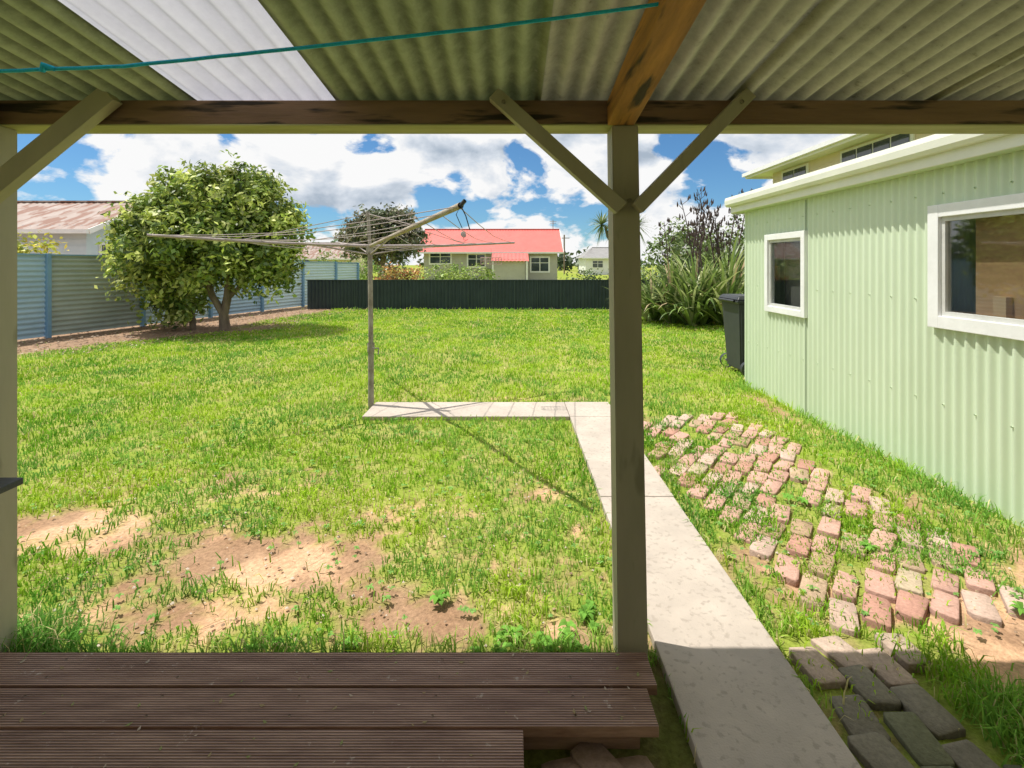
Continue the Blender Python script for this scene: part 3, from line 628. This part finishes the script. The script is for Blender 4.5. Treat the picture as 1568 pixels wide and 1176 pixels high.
fx=group('flax_bush')
V=[];F=[];C=[]; r=np.random.default_rng(9); stalks=[];pods=[]
clumps=[(4.1,12.5,.95),(4.8,12.7,1.15),(5.5,12.6,1.25),(3.7,12.9,.8),(5.0,13.4,1.2),(5.9,13.1,1.25),(4.4,12.0,.8),(5.2,11.9,.85),(4.7,12.2,.95)]
for (ccx,ccy,sc) in clumps:
    for k in range(110):
        a=r.uniform(0,6.283); L_=sc*r.uniform(1.2,2.15); tilt=r.uniform(.05,1.0); w=.085*r.uniform(.7,1.1)
        d=np.array([math.cos(a),math.sin(a)]); sd=np.array([-d[1],d[0],0]); p=np.array([ccx+d[0]*.15*r.random(),ccy+d[1]*.15*r.random(),0.]); o=len(V); nseg=8; ang_=tilt; bend=r.uniform(.5,2.0)
        cb=np.array([(.18,.27,.07),(.30,.40,.11),(.52,.56,.26),(.11,.17,.05)][r.integers(4)])
        if r.random()<.08: cb=np.array([.5,.38,.22])
        for i in range(nseg+1):
            t=i/nseg; ww=w*(1-.15*t)*(1-t**4)+.002
            V.append(p-sd*ww/2); V.append(p+sd*ww/2); C.append(cb);C.append(cb)
            an=ang_+bend*t**2.2; p=p+np.array([d[0]*math.sin(an),d[1]*math.sin(an),math.cos(an)])*L_/nseg
        for i in range(nseg): F.append((o+2*i,o+2*i+1,o+2*i+3,o+2*i+2))
    for k in range(3 if sc>1 else (1 if sc>.9 else 0)):
        h=r.uniform(2.6,3.6) if sc>1 else 2.6; lx=r.uniform(-.7,.5);ly=r.uniform(-.3,.2); bx,by=ccx+r.uniform(-.2,.2),ccy
        P=[(bx+lx*t*t,by+ly*t*t,h*t) for t in (0,.3,.6,.8,1)]
        stalks.append((P,[.026,.022,.018,.013,.007]))
        for j in range(8):
            t=.62+.38*j/8; q=(bx+lx*t*t,by+ly*t*t,h*t); sdn=1 if j%2 else -1
            e=(q[0]+sdn*.13*r.uniform(.6,1.2),q[1]+r.uniform(-.08,.08),q[2]+.12)
            stalks.append(([q,e],.007)); 
            for _ in range(3):
                e2=(e[0]+r.uniform(-.05,.05),e[1]+r.uniform(-.05,.05),e[2]+r.uniform(-.03,.05))
                pods.append(([(e2[0],e2[1],e2[2]-.03),e2,(e2[0]+sdn*.015,e2[1],e2[2]+.09)],[.006,.021,.005]))
mk('blades',V,F,M_leaf,fx,col=np.array(C))
M_stalk=mat('flax_stalk',(.12,.08,.07),(.07,.05,.05),8,.8,0)
tubes('flower_stalks',stalks,M_stalk,fx,5); tubes('seed_pods',pods,M_stalk,fx,5)

ct=group('cabbage_tree')
tubes('trunk',[([(4.6,21,-.1),(4.55,21,1.5),(4.5,21,2.7)],[.16,.12,.1]),([(4.55,21,1.9),(5.0,21,2.6),(5.2,21,3.0)],[.09,.07,.05]),([(4.52,21,2.1),(4.1,21,2.7),(4.0,21,3.1)],[.09,.07,.05])],M_bark,ct)
V=[];F=[];C=[]
for (hx,hy,hz) in [(4.5,21,3.1),(5.35,21,3.15),(3.85,21,3.2)]:
    for k in range(130):
        dv=r.normal(size=3); dv[2]=dv[2]*.8+.35; dv/=np.linalg.norm(dv); L_=r.uniform(.6,.95); sd=np.cross(dv,[0,0,1]); sd/=np.linalg.norm(sd)+1e-6; o=len(V)
        p=np.array([hx,hy,hz]); cb=np.array([(.12,.18,.05),(.24,.31,.11),(.34,.39,.18)][r.integers(3)])
        for t,w in ((0,.03),(.5,.045),(1,.004)):
            q=p+dv*L_*t-np.array([0,0,.25*t*t*L_]); V.append(q-sd*w/2);V.append(q+sd*w/2);C+=[cb,cb]
        for i in range(2): F.append((o+2*i,o+2*i+1,o+2*i+3,o+2*i+2))
mk('spiky_heads',V,F,M_leaf,ct,col=np.array(C))

pt=group('pohutukawa_tree')
leaves('crown',[(-8.8,33,3.5,2.7,2.2,1.7),(-10.0,33,2.9,1.7,1.8,1.3),(-7.5,33,3.1,1.8,1.8,1.4),(-8.2,33,4.2,1.7,1.6,1.15),(-9.4,33,4.2,1.2,1.4,.9)],620,24,.22,.26,.15,[(.08,.11,.05),(.15,.19,.09),(.27,.27,.17),(.34,.28,.20)],21,pt,.6)
tubes('trunk',[([(-8.8,33,-.1),(-8.8,33,1.4),(-8.3,33,3)],[.3,.22,.1]),([(-8.8,33,1.2),(-9.6,33,2.4),(-9.9,33,3.2)],[.18,.12,.06])],M_bark,pt)
def shrub(name,bl,cols,seed,nc=160,ll=.12,lw=.07,sig=.13):
    leaves(name,bl,nc,22,sig,ll,lw,cols,seed)
LG=[(.14,.24,.05),(.28,.40,.08),(.44,.52,.15)]
shrub('hedge_shrub',[(-2.9,22,.8,1.1,.9,.85),(-1.6,22,.7,.9,.9,.8),(-3.9,22.3,.5,.7,.8,.7)],LG,31)
shrub('flowering_shrub',[(-5.2,21,.75,.7,.6,.75),(-4.3,21,.7,.5,.5,.6)],[(.18,.24,.08),(.5,.32,.10),(.7,.30,.12)],32,100)
shrub('garden_shrub',[(2.7,19.5,.65,.75,.6,.7),(3.7,19.5,.6,.6,.6,.6),(4.6,19,.8,1,.8,.9)],[(.09,.16,.05),(.18,.27,.10),(.36,.42,.22)],33,150)
shrub('golden_shrub',[(-11.6,11.6,1.4,.9,.7,.75)],[(.3,.38,.06),(.55,.58,.08),(.65,.5,.08)],34,90)
shrub('small_shrub',[(-9.2,24,1.2,.9,.8,.9),(-7.6,25,1.0,1.1,.8,.9)],LG,35,120)
shrub('tall_shrub',[(6.2,17.5,1.5,1.5,1.5,1.5),(8.2,18,1.5,1.8,1.5,1.7)],[(.08,.13,.04),(.16,.23,.07),(.27,.34,.12)],36,300,.16,.09,.2)
bl=[]
rr=random.Random(4)
for k in range(70):
    xx=-150+k*4.6+rr.uniform(-1,1); yy=rr.uniform(95,130); h=rr.uniform(1.6,3.6)*(1.25 if rr.random()<.25 else 1)
    bl.append((xx,yy,h*.8,3.6,3,h))
leaves('distant_trees',bl,1500,14,.7,1.1,.8,[(.08,.12,.06),(.13,.18,.09),(.20,.25,.14)],41)

# ---------------------------------------------------------------- houses
def house(name,x0,x1,y0,y1,ze,zr,wallm,roofm,wins=(),ov=.4,hip=0.0,sidewins=()):
    g=group(name); ym=(y0+y1)/2
    box('walls',x0,x1,y0,y1,-.05,ze,wallm,g)
    bm=bmesh.new()
    for xx in (x0,x1):
        a=.002 if xx==x1 else -.002
        v=[bm.verts.new((xx+a,y0,ze-.01)),bm.verts.new((xx+a,y1,ze-.01)),bm.verts.new((xx+a,ym,zr-.08))]; bm.faces.new(v)
    if hip==0: bm_obj('gables',bm,wallm,g)
    else: bm.free()
    k=(zr-ze)/(ym-y0); zo=ze-ov*k
    for nm,ya in (('roof_front',y0-ov),('roof_back',y1+ov)):
        n=int((x1-x0+2*ov)/.24); xs=np.linspace(x0-ov,x1+ov,n*2+1); w=.03*np.cos(np.arange(len(xs))*np.pi)
        T=np.clip(xs,x0-ov+hip,x1+ov-hip)
        A=np.stack([xs,np.full_like(xs,ya),zo+w*.5],1); B=np.stack([T,np.full_like(xs,ym),zr+w*.5],1)
        i=np.arange(len(xs)-1); mk(nm,np.concatenate([A,B]),np.stack([i,i+1,i+1+len(xs),i+len(xs)],1),roofm,g)
    if hip>0:
        bm=bmesh.new()
        for sx,xe,xr in ((0,x0-ov,x0-ov+hip),(1,x1+ov,x1+ov-hip)):
            bm.faces.new([bm.verts.new((xe,y0-ov,zo)),bm.verts.new((xe,y1+ov,zo)),bm.verts.new((xr,ym,zr))])
        bm_obj('roof_hips',bm,roofm,g)
    L=[(x0-ov-.02,x1+ov+.02,y0-ov-.10,y0-ov-.002,zo-.12,zo+.01)]
    boxes('gutter',L,M_white,g)
    if hip==0:
        bm=bmesh.new()
        for xx in (x0-ov-.02,x1+ov+.02):
            add_beam(bm,(xx,y0-ov,zo-.05),(xx,ym,zr-.05),.04,.16); add_beam(bm,(xx,y1+ov,zo-.05),(xx,ym,zr-.05),.04,.16)
        bm_obj('barge_boards',bm,M_white,g)
    boxes('ridge_cap',[(x0-ov+hip,x1+ov-hip,ym-.12,ym+.12,zr-.01,zr+.05)],roofm,g)
    fr=[];gl=[]
    for (wx0,wx1,wz0,wz1) in wins:
        fr+=[(wx0-.09,wx1+.09,y0-.05,y0-.003,wz0-.09,wz1+.09)]; n=max(1,round((wx1-wx0)/.7)); dx=(wx1-wx0)/n
        for i in range(n):
            zsp=wz0+(wz1-wz0)*.62
            gl+=[(wx0+i*dx+.04,wx0+(i+1)*dx-.04,y0-.07,y0-.052,wz0+.04,zsp-.03),(wx0+i*dx+.04,wx0+(i+1)*dx-.04,y0-.07,y0-.052,zsp+.03,wz1-.04)]
    if fr: boxes('window_frames',fr,M_white,g); boxes('window_glass',gl,M_dglass,g)
    fr=[];gl=[]
    for (wy0,wy1,wz0,wz1) in sidewins:
        fr.append((x1+.004,x1+.05,wy0-.09,wy1+.09,wz0-.09,wz1+.09)); gl.append((x1+.052,x1+.07,wy0,wy1,wz0,wz1))
    if fr: boxes('side_window_frames',fr,M_white,g); boxes('side_window_glass',gl,M_dglass,g)
    boards=[(x0-.004,x1+.004,y0-.016,y0-.001,z_,z_+.012) for z_ in np.arange(.3,ze-.1,.2)]
    boxes('weatherboard_laps',boards,wallm,g)
    return g
h1=house('weatherboard_house',-27,-13.9,16,21.2,2.78,3.85,M_bluew,M_rustroof,wins=[(-18,-16.6,1.2,2.2)],ov=.45,sidewins=[(16.55,17.5,1.1,2.15)])
h2=house('red_roof_house',-7.2,3.7,40,46,2.75,4.55,M_greyh,M_redroof,wins=[(1.55,3.0,.9,2.05),(-6.7,-5.0,1.55,2.45),(-3.6,-2.2,1.3,2.3)],ov=.45)
box('porch_walls',-1.4,1.05,38.2,39.93,-.05,1.9,M_greyh,h2)
corr('porch_roof',(-1.6,37.9,1.75),(1,0,0),2.9,(0,.93,.37),2.2,(0,0,1),.3,.02,M_redroof,h2,4)
boxes('porch_posts',[(-1.55,-1.43,37.95,38.07,-.05,1.75),(1.1,1.22,37.95,38.07,-.05,1.75)],M_white,h2)
tubes('tv_antenna',[([(3.6,43,4.5),(3.6,43,5.4)],.03),([(3.3,43,5.25),(3.9,43,5.25)],.02),([(3.35,43,5.1),(3.85,43,5.1)],.02)],M_steel,h2,5)
bm=bmesh.new(); bmesh.ops.create_uvsphere(bm,u_segments=16,v_segments=8,radius=.28,matrix=Matrix.Translation((-4.1,41.3,4.0))@Matrix.Rotation(math.radians(65),4,'X')@Matrix.Rotation(math.radians(35),4,'Y')@Matrix.Diagonal((1,1,.15,1))); bm_obj('satellite_dish',bm,M_steel,h2,True)
tubes('dish_mount',[([(-4.1,41.4,3.4),(-4.1,41.4,4.0)],.025)],M_steel,h2,5)
house('distant_white_house',10.5,17,70,77,2.6,4.0,M_white,M_greyroof,wins=[(11.5,13,1,2),(14,15.5,1,2)],ov=.5,hip=2)
house('distant_cottage',-25,-17,52,58,2.3,3.9,M_creamh,M_rustroof,wins=[(-23,-21.5,1,2)],ov=.4)
house('distant_brick_house',-38,-28,60,67,2.6,4.3,M_white,M_greyroof,wins=[(-34,-32,1,2)],ov=.4,hip=2)
house('distant_grey_house',22,32,60,67,3.0,4.6,M_greyh,M_greyroof,wins=[(24,26,1,2.2)],ov=.4,hip=2)
h3=group('two_storey_house')
box('walls',9.0,18,6,16.9,-.05,4.62,M_creamh,h3)
boxes('soffit',[(8.42,18.5,5.5,17.5,4.62,4.66)],M_cream,h3)
boxes('fascia',[(8.36,8.418,5.45,17.55,4.55,4.72),(8.42,18.5,17.502,17.55,4.55,4.72)],M_cream,h3)
boxes('gutter',[(8.26,8.358,5.45,17.6,4.62,4.74)],M_white,h3)
bm=bmesh.new(); R=[(8.3,5.4,4.72),(18.6,5.4,4.72),(18.6,17.6,4.72),(8.3,17.6,4.72),(13.4,9.5,6.1),(13.4,13.5,6.1)]
v=[bm.verts.new(p) for p in R]
for f in [(0,1,4),(1,2,5,4),(2,3,5),(3,0,4,5)]: bm.faces.new([v[i] for i in f])
bm_obj('roof',bm,M_greyroof,h3)
fr=[];gl=[]
for a,b_,c_,d_ in [(14.9,16.2,3.95,4.5),(11.0,13.3,3.9,4.5),(7.5,9.5,3.9,4.5)]:
    fr.append((8.955,8.996,a-.07,b_+.07,c_-.07,d_+.07)); n=max(2,round((b_-a)/.6)); s_=(b_-a)/n
    for i in range(n): gl.append((8.935,8.953,a+i*s_+.03,a+(i+1)*s_-.03,c_,d_))
boxes('window_frames',fr,M_white,h3); boxes('window_glass',gl,M_dglass,h3)
boxes('weatherboards',[(8.985,9.002,5.99,16.91,z_,z_+.012) for z_ in np.arange(.4,4.5,.22)],M_creamh,h3)
tubes('utility_pole',[([(8.0,75,0),(8.0,75,6.0)],.12),([(7.2,75,5.5),(8.8,75,5.5)],.06)],M_bark,None,6)

# ---------------------------------------------------------------- world
w=D.worlds.new("World"); scene.world=w; w.use_nodes=True; nt=w.node_tree; nt.nodes.clear(); L=nt.links.new
sd=Vector((-.43,.11,1)).normalized(); el=math.asin(sd.z); az=math.atan2(sd.x,sd.y)
sky=N(nt,'ShaderNodeTexSky',sky_type='NISHITA'); sky.sun_disc=False; sky.sun_elevation=el; sky.sun_rotation=az; sky.air_density=1; sky.dust_density=.2; sky.ozone_density=3
tint=N(nt,'ShaderNodeMixRGB',blend_type='MULTIPLY'); tint.inputs[0].default_value=1; tint.inputs[2].default_value=(.58,.90,1.12,1); L(sky.outputs[0],tint.inputs[1])
bg=N(nt,'ShaderNodeBackground'); bg.inputs[1].default_value=.10; L(tint.outputs[0],bg.inputs[0])
tc=N(nt,'ShaderNodeTexCoord')
def cloud(off,sc=4.6,det=8,rg=.54):
    mp=N(nt,'ShaderNodeMapping'); mp.inputs['Location'].default_value=off; mp.inputs['Scale'].default_value=(1,1,1.8); L(tc.outputs['Generated'],mp.inputs[0])
    no=N(nt,'ShaderNodeTexNoise'); no.inputs['Scale'].default_value=sc; no.inputs['Detail'].default_value=det; no.inputs['Roughness'].default_value=rg; no.inputs['Distortion'].default_value=.2
    L(mp.outputs[0],no.inputs['Vector']); return no.outputs[0]
O=(5.1,2.7,1.4)
c0=cloud(O); c1=cloud((O[0]-.02,O[1],O[2]+.06))
r0=N(nt,'ShaderNodeValToRGB'); r0.color_ramp.elements[0].position=.425; r0.color_ramp.elements[1].position=.465; L(c0,r0.inputs[0])
su=N(nt,'ShaderNodeMath',operation='SUBTRACT'); L(c0,su.inputs[0]); L(c1,su.inputs[1])
th_=N(nt,'ShaderNodeMath',operation='MULTIPLY_ADD'); L(c0,th_.inputs[0]); th_.inputs[1].default_value=-.6; th_.inputs[2].default_value=.31
ad=N(nt,'ShaderNodeMath',operation='ADD'); L(su.outputs[0],ad.inputs[0]); L(th_.outputs[0],ad.inputs[1])
mr=N(nt,'ShaderNodeMapRange'); mr.inputs['From Min'].default_value=-.17; mr.inputs['From Max'].default_value=.07; L(ad.outputs[0],mr.inputs[0])
cr=N(nt,'ShaderNodeValToRGB'); e=cr.color_ramp.elements; e[0].position=.05; e[0].color=(.42,.50,.60,1); e[1].position=.72; e[1].color=(1.0,1.0,1.0,1)
m_=cr.color_ramp.elements.new(.42); m_.color=(.70,.76,.84,1)
L(mr.outputs[0],cr.inputs[0])
bg2=N(nt,'ShaderNodeBackground'); bg2.inputs[1].default_value=.96; L(cr.outputs[0],bg2.inputs[0])
mx=N(nt,'ShaderNodeMixShader'); L(r0.outputs[0],mx.inputs[0]); L(bg.outputs[0],mx.inputs[1]); L(bg2.outputs[0],mx.inputs[2])
wo=N(nt,'ShaderNodeOutputWorld'); L(mx.outputs[0],wo.inputs[0])

sun=D.lights.new('sun','SUN'); sun.energy=5; sun.angle=math.radians(.5); sun.color=(1,.96,.89)
so_=link(D.objects.new('sun',sun)); so_.rotation_euler=(-sd).to_track_quat('-Z','Y').to_euler(); so_.location=(-5,3,12)

cam=D.cameras.new('camera'); co=link(D.objects.new('camera',cam)); co.location=(0,0,1.5); co.rotation_euler=(math.radians(90),0,0)
cam.sensor_width=36; cam.lens=17.22; cam.shift_y=-.117; cam.clip_end=2000; cam.clip_start=.02
scene.camera=co
scene.view_settings.view_transform='Standard'; scene.view_settings.look='None'; scene.view_settings.exposure=0
